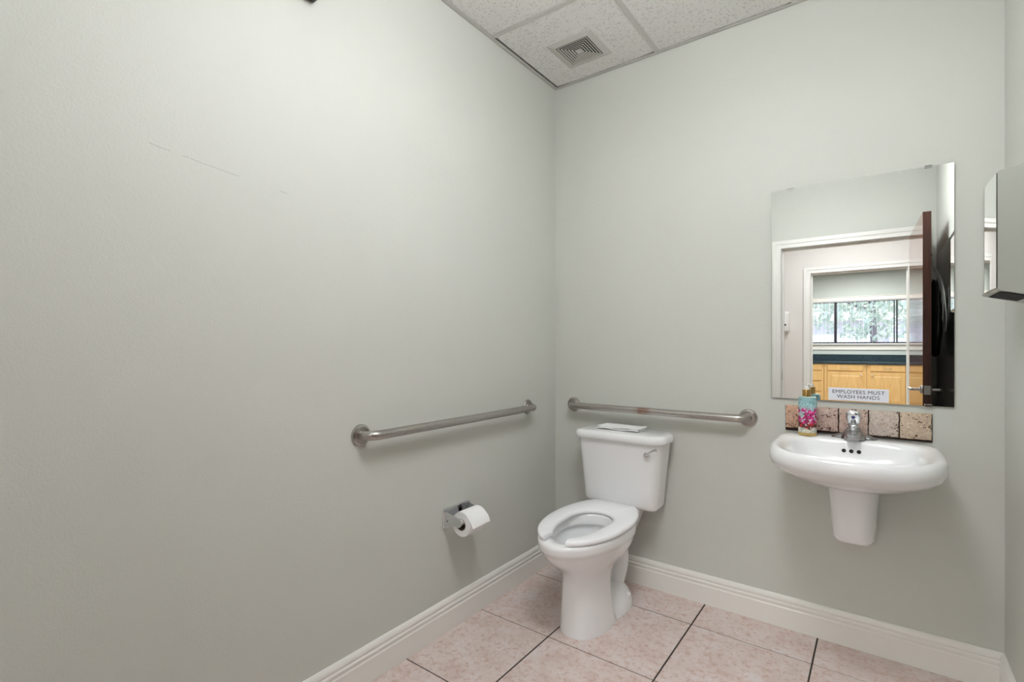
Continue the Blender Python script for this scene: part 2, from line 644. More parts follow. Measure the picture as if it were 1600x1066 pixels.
baseboard('baseboard_left', (0, -D), (0, 0), (1, 0))
baseboard('baseboard_back', (0.0, 0), (W, 0), (0, -1))
baseboard('baseboard_right', (W, -D), (W, 0), (-1, 0))
baseboard('baseboard_front', (0.0, -D), (DX0 - 0.075, -D), (0, 1))


# door openings: jamb lining and casing both sides
def opening(name, x0, x1, ztop, yin, yout, cw, cwr=None):
    """x0,x1,ztop = clear opening; yin = room face (larger y), yout = other face"""
    cwr = cwr or cw
    jt = 0.016
    mb = MB()
    mb.box(x0 - jt, x0, yout, yin, 0, ztop + jt).box(x1, x1 + jt, yout, yin, 0, ztop + jt).box(x0, x1, yout, yin, ztop, ztop + jt)
    # stops
    ys_ = yin - 0.055
    mb.box(x0, x0 + 0.011, ys_ - 0.035, ys_, 0, ztop).box(x1 - 0.011, x1, ys_ - 0.035, ys_, 0, ztop).box(x0 + 0.011, x1 - 0.011, ys_ - 0.035, ys_, ztop - 0.011, ztop)
    o = obj(name, mb, M_doortrim, kind='structure')
    for (yf, s) in ((yin, 1), (yout, -1)):
        for (a, b, thick) in ((0.004, cw, 0.010), (cw * 0.55, cw, 0.016), (0.004, 0.012, 0.013)):
            ar = a if a < 0.02 else cwr * a / cw
            br = b if b < 0.02 else cwr * b / cw
            c = MB()
            y0, y1 = sorted((yf, yf + s * thick))
            c.box(x0 - b, x0 - a, y0, y1, 0, ztop + b)
            c.box(x1 + ar, x1 + br, y0, y1, 0, ztop + b)
            c.box(x0 - a, x1 + ar, y0, y1, ztop + a, ztop + b)
            obj('casing', c, M_doortrim, o)
    return o


frame1 = opening('door_1', 0.796, 1.765, 2.134, -D, -D - TH, 0.075, 0.085)
obj('strike_plate', MB().box(0.7955, 0.7975, -D - 0.045, -D - 0.012, 0.93, 1.0, 0.0004, 1), M_steel, frame1)
opening('door_2', 0.838, 1.778, 2.139, HALL_Y, OFF_Y, 0.078)

# hall and office shells (seen through the doorway in the mirror)
obj('wall_hall', wall_boxes([(-1.5, 0.822, OFF_Y, HALL_Y, 0, H), (1.794, 4.5, OFF_Y, HALL_Y, 0, H), (0.822, 1.794, OFF_Y, HALL_Y, 2.155, H)]), M_hallwall, kind='structure')
obj('wall_hall_near', wall_boxes([(-1.5, DX0, -D - TH - 0.012, -D - TH, 0, H), (DX1, 4.5, -D - TH - 0.012, -D - TH, 0, H), (DX0, DX1, -D - TH - 0.012, -D - TH, DZ, H)]), M_hallwall, kind='structure')
obj('wall_hall_left', wall_boxes([(-1.62, -1.5, OFF_Y, -D, 0, H)]), M_hallwall, kind='structure')
obj('wall_hall_right', wall_boxes([(4.5, 4.62, OFF_Y, -D, 0, H)]), M_hallwall, kind='structure')
obj('ceiling_hall', wall_boxes([(-1.62, 4.62, OFF_Y, -D - TH, H, H + 0.1)]), M_grid, kind='structure')
baseboard('baseboard_hall', (-1.5, HALL_Y), (0.75, HALL_Y), (0, 1), M_doortrim)
obj('ceiling_office', wall_boxes([(-3.12, 5.62, FAR_Y - TH, OFF_Y, H, H + 0.1)]), M_grid, kind='structure')
obj('wall_office_left', wall_boxes([(-3.12, -3.0, FAR_Y, OFF_Y, 0, H)]), M_office, kind='structure')
obj('wall_office_right', wall_boxes([(5.5, 5.62, FAR_Y, OFF_Y, 0, H)]), M_office, kind='structure')
obj('wall_office_near', wall_boxes([(-3.0, -1.5, OFF_Y, OFF_Y + 0.1, 0, H), (4.5, 5.5, OFF_Y, OFF_Y + 0.1, 0, H), (-1.5, 0.822, OFF_Y - 0.01, OFF_Y, 0, H), (1.794, 4.5, OFF_Y - 0.01, OFF_Y, 0, H), (0.822, 1.794, OFF_Y - 0.01, OFF_Y, 2.155, H)]), M_office, kind='structure')
WX0, WX1, WZ0, WZ1 = -0.55, 2.75, 1.295, 2.175
obj('wall_office_far', wall_boxes([(-3.0, WX0, FAR_Y - TH, FAR_Y, 0, H), (WX1, 5.5, FAR_Y - TH, FAR_Y, 0, H), (WX0, WX1, FAR_Y - TH, FAR_Y, 0, WZ0), (WX0, WX1, FAR_Y - TH, FAR_Y, WZ1, H)]), M_office, kind='structure')

# window with head and sill trim, dark mullions, panes
win = obj('window_1', wall_boxes([(WX0, WX1, FAR_Y - 0.10, FAR_Y - 0.06, WZ0, WZ0 + 0.03), (WX0, WX1, FAR_Y - 0.10, FAR_Y - 0.06, WZ1 - 0.03, WZ1), (WX0, WX0 + 0.04, FAR_Y - 0.10, FAR_Y - 0.06, WZ0, WZ1), (WX1 - 0.04, WX1, FAR_Y - 0.10, FAR_Y - 0.06, WZ0, WZ1)]), M_bronze, kind='structure')
for (a, b) in ((0.752, 0.800), (1.742, 1.762), (1.782, 1.806)):
    obj('mullion', MB().box(a, b, FAR_Y - 0.10, FAR_Y - 0.055, WZ0 + 0.03, WZ1 - 0.03), M_bronze, win)
for (a, b) in ((WX0 + 0.04, 0.752), (0.800, 1.742), (1.806, WX1 - 0.04)):
    obj('pane', MB().box(a, b, FAR_Y - 0.083, FAR_Y - 0.079, WZ0 + 0.03, WZ1 - 0.03), M_glass, win)
head_top = 2.255
sill = MB().box(WX0 - 0.1, WX1 + 0.1, FAR_Y - 0.06, FAR_Y + 0.06, 1.270, 1.297, 0.006).box(WX0 - 0.06, WX1 + 0.06, FAR_Y, FAR_Y + 0.02, 1.165, 1.270, 0.004)
obj('window_sill', sill, M_doortrim, win)
head = MB().box(WX0 - 0.06, WX1 + 0.06, FAR_Y, FAR_Y + 0.018, 2.172, head_top - 0.010, 0.003).box(WX0 - 0.08, WX1 + 0.08, FAR_Y, FAR_Y + 0.032, head_top - 0.010, head_top, 0.003)
obj('window_head_trim', head, M_doortrim, win)

# vertical blind in the office window
bl = Thing('vertical_blind', 'white vertical blind with open vanes across the office window seen in the mirror', 'blind', (1.1, FAR_Y - 0.03, WZ0))
bl.part('headrail', MB().box(WX0 + 0.05, WX1 - 0.05, FAR_Y - 0.05, FAR_Y - 0.01, WZ1 - 0.020, WZ1 - 0.002), M_vane)
vane_me = None
k = 0
x = WX0 + 0.08
while x < WX1 - 0.06:
    if vane_me is None:
        vn = bl.part('vane', MB().box(1.1 - 0.0015, 1.1 + 0.0015, FAR_Y - 0.072, FAR_Y + 0.012, WZ0 + 0.022, WZ1 - 0.020), M_vane)
        vane_me = vn
        src_x = 1.1
    else:
        vn = vane_me.copy()
        COL.objects.link(vn)
        vn.parent = bl.o
    vn.location = (x - 1.1, 0, 0)
    x += 0.0686 * 1.05

# ------------------------------------------------------------------ restroom ceiling light (above the picture)
LX, LY = 1.15, -1.45
tl = Thing('ceiling_light', 'white drum ceiling light hanging under the middle of the restroom ceiling', 'light', (LX, LY, H))
tl.part('canopy', MB().lathe([(0.0, 0), (0.075, 0), (0.070, 0.02), (0.012, 0.026), (0.012, 0.155), (0.0, 0.155)], (LX, LY, H - 0.0005), (0, 0, -1), 32), M_grid, smooth=True)
tl.part('diffuser', MB().lathe([(0.0, 0.150), (0.19, 0.150), (0.215, 0.17), (0.220, 0.20), (0.220, 0.27), (0.205, 0.30), (0.16, 0.318), (0.0, 0.322)], (LX, LY, H), (0, 0, -1), 48), M_lamp, smooth=True)

# ------------------------------------------------------------------ ceiling vent
vc = (0.303, -0.262)
vt = Thing('ceiling_vent', 'square exhaust vent with concentric louvres set in the corner ceiling tile', 'vent', (vc[0], vc[1], H))


def ring_sq(mb, ro, ri, z0, z1, zi0=None, zi1=None):
    """square ring between half sizes ro and ri; outer z0..z1, inner zi0..zi1"""
    zi0 = z0 if zi0 is None else zi0
    zi1 = z1 if zi1 is None else zi1
    def sq(r, z): return [(vc[0] - r, vc[1] - r, z), (vc[0] + r, vc[1] - r, z), (vc[0] + r, vc[1] + r, z), (vc[0] - r, vc[1] + r, z)]
    mb.loft([sq(ro, z0), sq(ri, zi0), sq(ri, zi1), sq(ro, z1), sq(ro, z0)], False, False)


mb = MB(); ring_sq(mb, 0.122, 0.088, H + 0.0012, H + 0.004, H - 0.004, H + 0.0005)
vt.part('frame', mb, M_grid)
vt.part('backing', MB().box(vc[0] - 0.09, vc[0] + 0.09, vc[1] - 0.09, vc[1] + 0.09, H - 0.0012, H + 0.0008), M_dark)
for k in range(6):
    r = 0.083 - k * 0.0128
    mb = MB(); ring_sq(mb, r, r - 0.0066, H - 0.0042, H - 0.0034, H - 0.0030, H - 0.0022)
    vt.part('louvre', mb, M_grid)
vt.part('centre_plate', MB().box(vc[0] - 0.011, vc[0] + 0.011, vc[1] - 0.011, vc[1] + 0.011, H - 0.0042, H - 0.002), M_grid)

# small dark fixture whose underside just enters at the picture's top edge
fx = Thing('wall_alarm', 'small dark fixture high on the left wall, cut by the top edge of the picture', 'alarm', (0.0, -1.585, 2.40))
fx.part('body', MB().box(0.0, 0.05, -1.64, -1.545, 2.387, 2.50, 0.008), M_black)
fx.part('lens', MB().box(0.05, 0.062, -1.62, -1.565, 2.41, 2.48, 0.005), M_white_pl)


# ------------------------------------------------------------------ grab bars
def grab_bar(name, label, A, B_, n, m, group):
    A, B_, n = Vector(A), Vector(B_), Vector(n)
    t = Thing(name, label, 'grab bar', tuple(A), group)
    so, r, br = 0.058, 0.0175, 0.040
    d = (B_ - A).normalized()
    path = [A + n * 0.003, A + n * (so - br)]
    for k in range(1, 9):
        a = PI / 2 * k / 8
        path.append(A + n * (so - br + br * math.sin(a)) + d * (br - br * math.cos(a)))
    L = (B_ - A).length
    for k in range(1, 24):
        path.append(A + n * so + d * (br + (L - 2 * br) * k / 24))
    for k in range(0, 9):
        a = PI / 2 * k / 8
        path.append(B_ + n * (so - br + br * math.cos(a)) - d * (br - br * math.sin(a)))
    path.append(B_ + n * 0.003)
    t.part('bar', MB().tube(path, r, 24), m, smooth=True)
    for p in (A, B_):
        t.part('flange', MB().lathe([(0.0, 0.0), (0.040, 0.0), (0.040, 0.004), (0.037, 0.009), (0.031, 0.011), (0.0295, 0.0085), (0.0225, 0.0085), (0.0, 0.0085)], p, n, 40), m, smooth=True)
    return t


grab_bar('grab_bar', 'long brushed steel grab bar on the left wall above the toilet paper', (0, -1.358, 0.917), (0, -0.290, 0.917), (1, 0, 0), M_steel, 'brushed steel grab bars beside the toilet')
grab_bar('grab_bar', 'brushed steel grab bar with a brown stain on the back wall above the toilet', (0.124, 0, 0.912), (1.038, 0, 0.912), (0, -1, 0), M_steel_rust, 'brushed steel grab bars beside the toilet')

# ------------------------------------------------------------------ toilet paper holder and roll
ty0, ty1, tz0, tz1 = -0.930, -0.770, 0.450, 0.530
th = Thing('toilet_paper_holder', 'open chrome toilet paper holder screwed to the left wall', 'paper holder', (0, -0.85, 0.45))
mb = MB().box(0.0, 0.004, ty0 - 0.004, ty1 + 0.004, tz0 - 0.004, tz1 + 0.004, 0.001)
mb.box(0.004, 0.012, ty0 - 0.004, ty1 + 0.004, tz1, tz1 + 0.004, 0.0008)
th.part('back_plate', mb, M_chrome)
for y in (ty0, ty1):
    s = 1 if y == ty0 else -1
    pts = [(0.004, y, tz0), (0.004, y, tz1 - 0.002), (0.03, y, tz1 - 0.010), (0.075, y, 0.512)]
    for k in range(9):
        a = PI / 2 - PI * k / 8
        pts.append((0.088 + 0.019 * math.cos(a), y, 0.490 + 0.019 * math.sin(a)))
    pts += [(0.070, y, 0.472), (0.045, y, 0.466), (0.020, y, 0.456)]
    arm = th.part('arm', MB().prism(pts, (0, 0, 0), (0, s * 0.003, 0)), M_chrome)
    th.part('screw', MB().lathe([(0.004, 0.0), (0.004, 0.001), (0.001, 0.0018)], (0.025, y - s * 0.0001, 0.486), (0, -s, 0), 12), M_steel, parent=arm)
rc = (0.088, 0.479)
th.part('spindle', MB().lathe([(0.0135, 0), (0.0135, 0.154)], (rc[0], ty0 + 0.003, 0.490), (0, 1, 0), 24), M_white_pl, smooth=True)
rl = Thing('toilet_paper_roll', 'white toilet paper roll with a loose end on the chrome holder', 'toilet paper', (rc[0], -0.85, rc[1] - 0.05))
ry0, ry1 = -0.912, -0.798
mb = MB(); mb.lathe([(0.0255, 0), (0.0505, 0), (0.0515, 0.002), (0.0515, ry1 - ry0 - 0.002), (0.0505, ry1 - ry0), (0.0255, ry1 - ry0), (0.0255, 0)], (rc[0], ry0, rc[1]), (0, 1, 0), 48, cap=False)
rl.part('paper', mb, M_paper, smooth=True)
mb = MB(); mb.lathe([(0.0240, 0), (0.0255, 0), (0.0255, ry1 - ry0 + 0.001), (0.0240, ry1 - ry0 + 0.001), (0.0240, 0)], (rc[0], ry0 - 0.0005, rc[1]), (0, 1, 0), 32, cap=False)
rl.part('cardboard_core', mb, mat('cardboard', srgb(120, 104, 88), 0.9), smooth=True)
# loose flap: hugs the top of the roll, its end lifts a little
ring_a, ring_b = [], []
for k in range(14):
    a = math.radians(112 - 9.0 * k)
    R = 0.0522 + (0.0008 if k < 8 else 0.0008 + (k - 7) ** 1.6 * 0.0008)
    ring_a.append((rc[0] + R * math.cos(a), ry0, rc[1] + R * math.sin(a)))
    ring_b.append((rc[0] + R * math.cos(a), ry1 + 0.0015, rc[1] + R * math.sin(a) + (0.003 if k > 9 else 0)))
n_ = len(ring_a)
vs = ring_a + ring_b + [(p[0] * 1.0, p[1], p[2] + 0.0006) for p in ring_a + ring_b]
fs = [(i, i + 1, n_ + i + 1, n_ + i) for i in range(n_ - 1)] + [(2 * n_ + i, 3 * n_ + i, 3 * n_ + i + 1, 2 * n_ + i + 1) for i in range(n_ - 1)]
fs += [(n_ - 1, 2 * n_ - 1, 4 * n_ - 1, 3 * n_ - 1), (0, 2 * n_, 3 * n_, n_)]
fs += [(i, 2 * n_ + i, 2 * n_ + i + 1, i + 1) for i in range(n_ - 1)] + [(n_ + i, n_ + i + 1, 3 * n_ + i + 1, 3 * n_ + i) for i in range(n_ - 1)]
rl.part('loose_sheet', MB().add(vs, fs), M_paper, smooth=True)

# ------------------------------------------------------------------ toilet
CX = 0.462
toi = Thing('toilet', 'white two-piece toilet with open-front seat in the corner', 'toilet', (CX, -0.35, 0.0))
ZR = 0.435   # rim height
N = 72
# outer bowl and pedestal shell
outer = [
    sellipse(CX + 0.004, -0.45, 0.1060, 0.190, 0.100, 0.000, 2.4, 3.0, N),
    sellipse(CX + 0.004, -0.45, 0.1060, 0.191, 0.090, 0.012, 2.4, 3.0, N),
    sellipse(CX + 0.003, -0.45, 0.1020, 0.186, 0.050, 0.050, 2.4, 4.0, N),
    sellipse(CX + 0.001, -0.45, 0.0970, 0.179, 0.020, 0.140, 2.4, 5.0, N),
    sellipse(CX, -0.45, 0.0950, 0.175, 0.020, 0.200, 2.3, 5.0, N),
    sellipse(CX, -0.45, 0.0975, 0.179, 0.030, 0.240, 2.2, 4.0, N),
    sellipse(CX, -0.45, 0.1080, 0.198, 0.080, 0.268, 2.2, 3.0, N),
    sellipse(CX, -0.44, 0.1280, 0.240, 0.140, 0.295, 2.1, 2.6, N),
    sellipse(CX, -0.43, 0.1500, 0.286, 0.185, 0.322, 2.1, 2.5, N),
    sellipse(CX, -0.43, 0.1640, 0.316, 0.200, 0.348, 2.1, 2.5, N),
    sellipse(CX, -0.43, 0.1720, 0.334, 0.208, 0.372, 2.1, 2.5, N),
    sellipse(CX, -0.43, 0.1755, 0.342, 0.212, 0.385, 2.1, 2.5, N),
    sellipse(CX, -0.43, 0.1795, 0.350, 0.214, 0.392, 2.1, 2.5, N),
    sellipse(CX, -0.43, 0.1810, 0.354, 0.215, 0.402, 2.1, 2.5, N),
    sellipse(CX, -0.43, 0.1815, 0.356, 0.215, 0.420, 2.1, 2.5, N),
    sellipse(CX, -0.43, 0.1800, 0.353, 0.212, 0.431, 2.1, 2.5, N),
    sellipse(CX, -0.43, 0.1740, 0.345, 0.207, ZR, 2.1, 2.5, N),
    sellipse(CX, -0.47, 0.1270, 0.255, 0.135, ZR, 2.0, 2.0, N),
    sellipse(CX, -0.47, 0.1220, 0.250, 0.130, ZR - 0.006, 2.0, 2.0, N),
    sellipse(CX, -0.47, 0.1210, 0.249, 0.129, ZR - 0.045, 2.0, 2.0, N),
    sellipse(CX, -0.47, 0.1370, 0.262, 0.145, ZR - 0.050, 2.0, 2.0, N),
    sellipse(CX, -0.47, 0.1340, 0.258, 0.142, ZR - 0.080, 2.0, 2.0, N),
    sellipse(CX, -0.46, 0.1150, 0.220, 0.120, ZR - 0.120, 2.0, 2.0, N),
    sellipse(CX, -0.44, 0.0820, 0.150, 0.090, ZR - 0.150, 2.0, 2.0, N),
    sellipse(CX, -0.43, 0.0560, 0.095, 0.065, ZR - 0.165, 2.0, 2.0, N),
]
bowl = toi.part('bowl', MB().loft(outer), M_china, smooth=True, angle=60)
toi.part('bowl_water', MB().lathe([(0.0, 0), (0.078, 0), (0.078, 0.001), (0.0, 0.001)], (CX, -0.445, ZR - 0.152), (0, 0, 1), 32), M_water, parent=bowl)
# deck behind the bowl that carries the tank
dk = [rrect(CX - 0.078, CX + 0.078, -0.30, -0.055, 0.04, 0.330), rrect(CX - 0.094, CX + 0.094, -0.32, -0.035, 0.04, 0.385),
      rrect(CX - 0.104, CX + 0.104, -0.33, -0.022, 0.035, 0.420), rrect(CX - 0.104, CX + 0.104, -0.33, -0.022, 0.035, 0.430), rrect(CX - 0.100, CX + 0.100, -0.325, -0.027, 0.032, 0.4345)]
toi.part('deck', MB().loft(dk), M_china, smooth=True, angle=60)
# trapway: bulging S behind the pedestal
path = [(CX, -0.42, 0.24), (CX, -0.30, 0.275), (CX, -0.215, 0.265), (CX, -0.18, 0.22), (CX, -0.185, 0.16), (CX, -0.225, 0.115), (CX, -0.245, 0.07), (CX, -0.245, 0.0)]
P2 = []
for i in range(len(path) - 1):
    a, b = Vector(path[i]), Vector(path[i + 1])
    for k in range(4): P2.append(a.lerp(b, k / 4))
P2.append(Vector(path[-1]))
for _ in range(5):
    P2 = [P2[0]] + [(P2[i - 1] + P2[i] * 2 + P2[i + 1]) / 4 for i in range(1, len(P2) - 1)] + [P2[-1]]
toi.part('trapway', MB().tube(P2, [0.058 + 0.008 * math.sin(i / len(P2) * PI) for i in range(len(P2))], 28), M_china, smooth=True)
# neck linking trapway and deck
toi.part('neck', MB().loft([rrect(CX - 0.060, CX + 0.060, -0.34, -0.13, 0.05, 0.24), rrect(CX - 0.070, CX + 0.070, -0.33, -0.09, 0.05, 0.30), rrect(CX - 0.080, CX + 0.080, -0.32, -0.055, 0.05, 0.345), rrect(CX - 0.092, CX + 0.092, -0.32, -0.04, 0.05, 0.39)]), M_china, smooth=True, angle=60)
# foot flange
ft = [sellipse(CX + 0.002, -0.28, 0.115, 0.18, 0.135, z, 2.3, 2.2, N) for z in (0.0, 0.012)] + [
    sellipse(CX + 0.002, -0.28, 0.112, 0.17, 0.131, 0.032, 2.3, 2.2, N), sellipse(CX + 0.002, -0.28, 0.104, 0.16, 0.122, 0.052, 2.3, 2.2, N),
    sellipse(CX + 0.002, -0.28, 0.092, 0.15, 0.110, 0.072, 2.3, 2.2, N), sellipse(CX + 0.002, -0.28, 0.076, 0.15, 0.094, 0.092, 2.3, 2.2, N), sellipse(CX + 0.002, -0.28, 0.060, 0.14, 0.075, 0.110, 2.3, 2.2, N)]
toi.part('foot', MB().loft(ft), M_china, smooth=True, angle=60)
for s in (-1, 1):
    toi.part('bolt_cap', MB().lathe([(0.015, 0.0), (0.015, 0.016), (0.012, 0.024), (0.006, 0.028), (0.0, 0.029)], (CX + s * 0.094, -0.265, 0.052), (s * 0.6, 0, 1), 20), M_china, smooth=True)

# tank
def trr(x0, x1, y0, y1, r, z): return rrect(x0, x1, y0, y1, r, z, 8)
TX = 0.472
tank = [trr(TX - 0.178, TX + 0.172, -0.150, -0.030, 0.03, 0.437), trr(TX - 0.193, TX + 0.184, -0.164, -0.020, 0.035, 0.443), trr(TX - 0.200, TX + 0.190, -0.171, -0.016, 0.04, 0.458),
        trr(TX - 0.207, TX + 0.199, -0.178, -0.014, 0.045, 0.55), trr(TX - 0.215, TX + 0.210, -0.190, -0.013, 0.045, 0.66), trr(TX - 0.223, TX + 0.222, -0.198, -0.012, 0.045, 0.768)]
toi.part('tank', MB().loft(tank), M_china, smooth=True, angle=60)
lid = [trr(TX - 0.232, TX + 0.231, -0.206, -0.010, 0.055, 0.768), trr(TX - 0.240, TX + 0.239, -0.213, -0.008, 0.06, 0.773), trr(TX - 0.242, TX + 0.241, -0.216, -0.007, 0.062, 0.784),
       trr(TX - 0.240, TX + 0.239, -0.213, -0.008, 0.06, 0.800), trr(TX - 0.232, TX + 0.231, -0.204, -0.012, 0.055, 0.808), trr(TX - 0.212, TX + 0.211, -0.186, -0.02, 0.05, 0.811)]
toi.part('tank_lid', MB().loft(lid), M_china, smooth=True, angle=60)
# flush lever on the right of the tank front
lv = (0.628, -0.196, 0.722)
lev = MB().lathe([(0.0, 0), (0.0125, 0), (0.0125, 0.004), (0.009, 0.007), (0.0065, 0.010), (0.0065, 0.020), (0.0, 0.020)], lv, (0, -1, 0), 24)
lev.tube([(lv[0] + 0.001, lv[1] - 0.016, lv[2]), (lv[0] + 0.018, lv[1] - 0.017, lv[2] + 0.012), (lv[0] + 0.040, lv[1] - 0.019, lv[2] + 0.026), (lv[0] + 0.056, lv[1] - 0.020, lv[2] + 0.032)], [0.006, 0.0055, 0.0055, 0.0065], 14)
toi.part('flush_lever', lev, M_chrome, smooth=True)

# seat: open-front ring
SX, SY = 0.461, -0.455


def seat_outer(t):
    """t = angle, 0 = +x, -90 = front"""
    c, s = math.cos(t), math.sin(t)
    if s < 0: return (SX + 0.186 * math.copysign(abs(c) ** (2 / 2.05), c), SY + 0.322 * -abs(s) ** (2 / 2.05))
    pl = [(0.186, 0.0), (0.186, 0.05), (0.182, 0.09), (0.173, 0.14), (0.158, 0.19), (0.136, 0.24), (0.108, 0.284), (0.0, 0.285)]
    f = math.atan2(s, abs(c)) / (PI / 2) * (len(pl) - 1)
    k = min(int(f), len(pl) - 2)
    f -= k
    return (SX + math.copysign(pl[k][0] * (1 - f) + pl[k + 1][0] * f, c), SY + pl[k][1] * (1 - f) + pl[k + 1][1] * f)


def seat_inner(t):
    c, s = math.cos(t), math.sin(t)
    return (SX + 0.101 * c, SY - 0.005 + (0.26 if s < 0 else 0.128) * s)


gap_o, gap_i = math.radians(-90 + 15.5), math.radians(-90 + 29)
NS = 80
rings = []
for k in range(NS + 1):
    f = k / NS
    to = gap_o + (2 * PI - 2 * (gap_o + PI / 2)) * f
    ti = gap_i + (2 * PI - 2 * (gap_i + PI / 2)) * f
    o_, i_ = Vector(seat_outer(to)), Vector(seat_inner(ti))
    d = (i_ - o_)
    L = d.length
    d = d / L
    e = min(f, 1 - f) * NS
    sh = 0.0 if e > 2 else (2 - e) * 0.002
    prof = [(0.004, 0.0), (0.0 + sh, 0.006), (0.0 + sh, 0.013), (0.006 + sh, 0.019), (0.016, 0.022), (L - 0.014, 0.021), (L - 0.005 - sh, 0.017), (L - sh, 0.011), (L - sh, 0.004), (L - 0.004, 0.0)]
    rings.append([(o_.x + d.x * a, o_.y + d.y * a, ZR + 0.003 + h) for a, h in prof])
toi.part('seat', MB().loft(rings), M_seat, smooth=True, angle=70)
for s in (-1, 1):
    toi.part('seat_hinge', MB().box(SX + s * 0.075 - 0.02, SX + s * 0.075 + 0.02, -0.215, -0.19, ZR - 0.001, ZR + 0.02, 0.005), M_seat, smooth=True)

# folded paper cover on the tank lid
pk = Thing('folded_paper', 'folded sheet of white paper lying on the toilet tank lid', 'paper', (0.44, -0.1, 0.812))
rows = []
nx, ny = 16, 5
px0, px1, py0, py1 = 0.335, 0.560, -0.135, -0.040
for layer, (zb, sh) in enumerate(((0.8125, 0.0), (0.8205, 0.004))):
    mb = MB()
    vs, fs = [], []
    for top in (0, 1):
        for j in range(ny + 1):
            for i in range(nx + 1):
                u, v = i / nx, j / ny
                wav = 0.0022 * math.sin(u * 9 + layer * 1.5) * (1 - v) + 0.0035 * abs(v - 0.4) + (0.004 * max(0, u - 0.85) / 0.15 if layer else 0)
                vs.append((px0 + (px1 - px0) * u + sh + 0.006 * v, py0 + (py1 - py0) * v + 0.003 * math.sin(u * 5) + sh, zb + wav + 0.0012 + (0.0055 if top else 0)))
    q = (nx + 1) * (ny + 1)
    idx = lambda i, j, t: t * q + j * (nx + 1) + i
    for j in range(ny):
        for i in range(nx):
            fs.append((idx(i, j, 0), idx(i, j + 1, 0), idx(i + 1, j + 1, 0), idx(i + 1, j, 0)))
            fs.append((idx(i, j, 1), idx(i + 1, j, 1), idx(i + 1, j + 1, 1), idx(i, j + 1, 1)))
    for i in range(nx):
        fs.append((idx(i, 0, 0), idx(i + 1, 0, 0), idx(i + 1, 0, 1), idx(i, 0, 1)))
        fs.append((idx(i, ny, 0), idx(i, ny, 1), idx(i + 1, ny, 1), idx(i + 1, ny, 0)))
    for j in range(ny):
        fs.append((idx(0, j, 0), idx(0, j, 1), idx(0, j + 1, 1), idx(0, j + 1, 0)))
        fs.append((idx(nx, j, 0), idx(nx, j + 1, 0), idx(nx, j + 1, 1), idx(nx, j, 1)))
    mb.add(vs, fs)
    pk.part('fold', mb, M_paper)

# ------------------------------------------------------------------ sink
SKX = 1.441
sk = Thing('sink', 'white wall-hung sink with short pedestal cover under the mirror', 'sink', (SKX, -0.2, 0.45))
ZD = 0.872
cy = -0.22
NN = 88


def so(a, yf, yb, z, nf=3.0, nb=5.0, drop=0.0):
    """sink outline; drop lowers the ring away from the faucet deck"""
    out = []
    for (x, y, zz) in sellipse(SKX, cy, a, -(yf - cy), yb - cy, z, nf, nb, NN):
        t = min(1.0, max(0.0, (-y - 0.10) / 0.13))
        out.append((x, y, zz - drop * t * t * (3 - 2 * t)))
    return out


rings = [
    so(0.020, -0.26, -0.20, 0.722, 2, 2),
    so(0.080, -0.33, -0.06, 0.724, 2.2, 2.5),
    so(0.150, -0.395, -0.002, 0.735, 2.4, 3.5),
    so(0.200, -0.440, -0.002, 0.756, 2.6, 4.5),
    so(0.232, -0.478, -0.002, 0.774, 2.7, 5),
    so(0.252, -0.508, -0.002, 0.789, 2.8, 5),
    so(0.263, -0.524, -0.002, 0.803, 2.8, 5),
    so(0.2690, -0.533, -0.002, 0.820, 2.8, 5),
    so(0.2700, -0.534, -0.002, 0.838, 2.8, 5),
    so(0.2665, -0.530, -0.002, 0.852, 2.8, 5),
    so(0.2600, -0.522, -0.003, 0.862, 2.8, 5, 0.001),
    so(0.2510, -0.512, -0.006, 0.869, 2.9, 5, 0.004),
    so(0.2360, -0.499, -0.040, 0.8720, 3.0, 5, 0.009),
    so(0.2190, -0.484, -0.085, 0.8720, 3.0, 5, 0.015),
    so(0.2060, -0.472, -0.108, 0.8705, 3.0, 4.5, 0.021),
    so(0.1990, -0.465, -0.115, 0.8650, 3.0, 4.3, 0.022),
    so(0.1935, -0.458, -0.120, 0.8520, 3.0, 4.0, 0.018),
    so(0.1870, -0.448, -0.126, 0.8290, 2.9, 3.8, 0.008),
    so(0.1730, -0.420, -0.137, 0.8030, 2.8, 3.6),
    so(0.1470, -0.380, -0.152, 0.7800, 2.6, 3.2),
    so(0.1000, -0.335, -0.175, 0.7600, 2.3, 2.6),
    so(0.0400, -0.290, -0.200, 0.7500, 2, 2),
    so(0.0200, -0.275, -0.210, 0.7480, 2, 2),
]
basin = sk.part('basin', MB().loft(rings), M_china, smooth=True, angle=60)
for dx in (-0.0245, 0.0, 0.0245):
    sk.part('overflow_hole', MB().lathe([(0.0, 0.0), (0.0072, 0.0), (0.0072, 0.0022), (0.0, 0.0022)], (SKX - 0.006 + dx, -0.1275, 0.829), (0, -1, 0.3), 20), M_dark, parent=basin)
sk.part('drain', MB().lathe([(0.0, 0), (0.024, 0), (0.022, 0.003), (0.0, 0.002)], (SKX, -0.245, 0.7485), (0, 0, 1), 24), M_chrome, parent=basin, smooth=True)


def shroud_ring(w, yf, z, n=40):
    pts = []
    for k in range(n):
        t = PI * k / (n - 1)
        c, s = math.cos(t), math.sin(t)
        e = 4.2
        pts.append((SKX + w * math.copysign(abs(c) ** (2 / e), c), -0.002 + (yf + 0.002) * abs(s) ** (2 / e), z))
    return pts


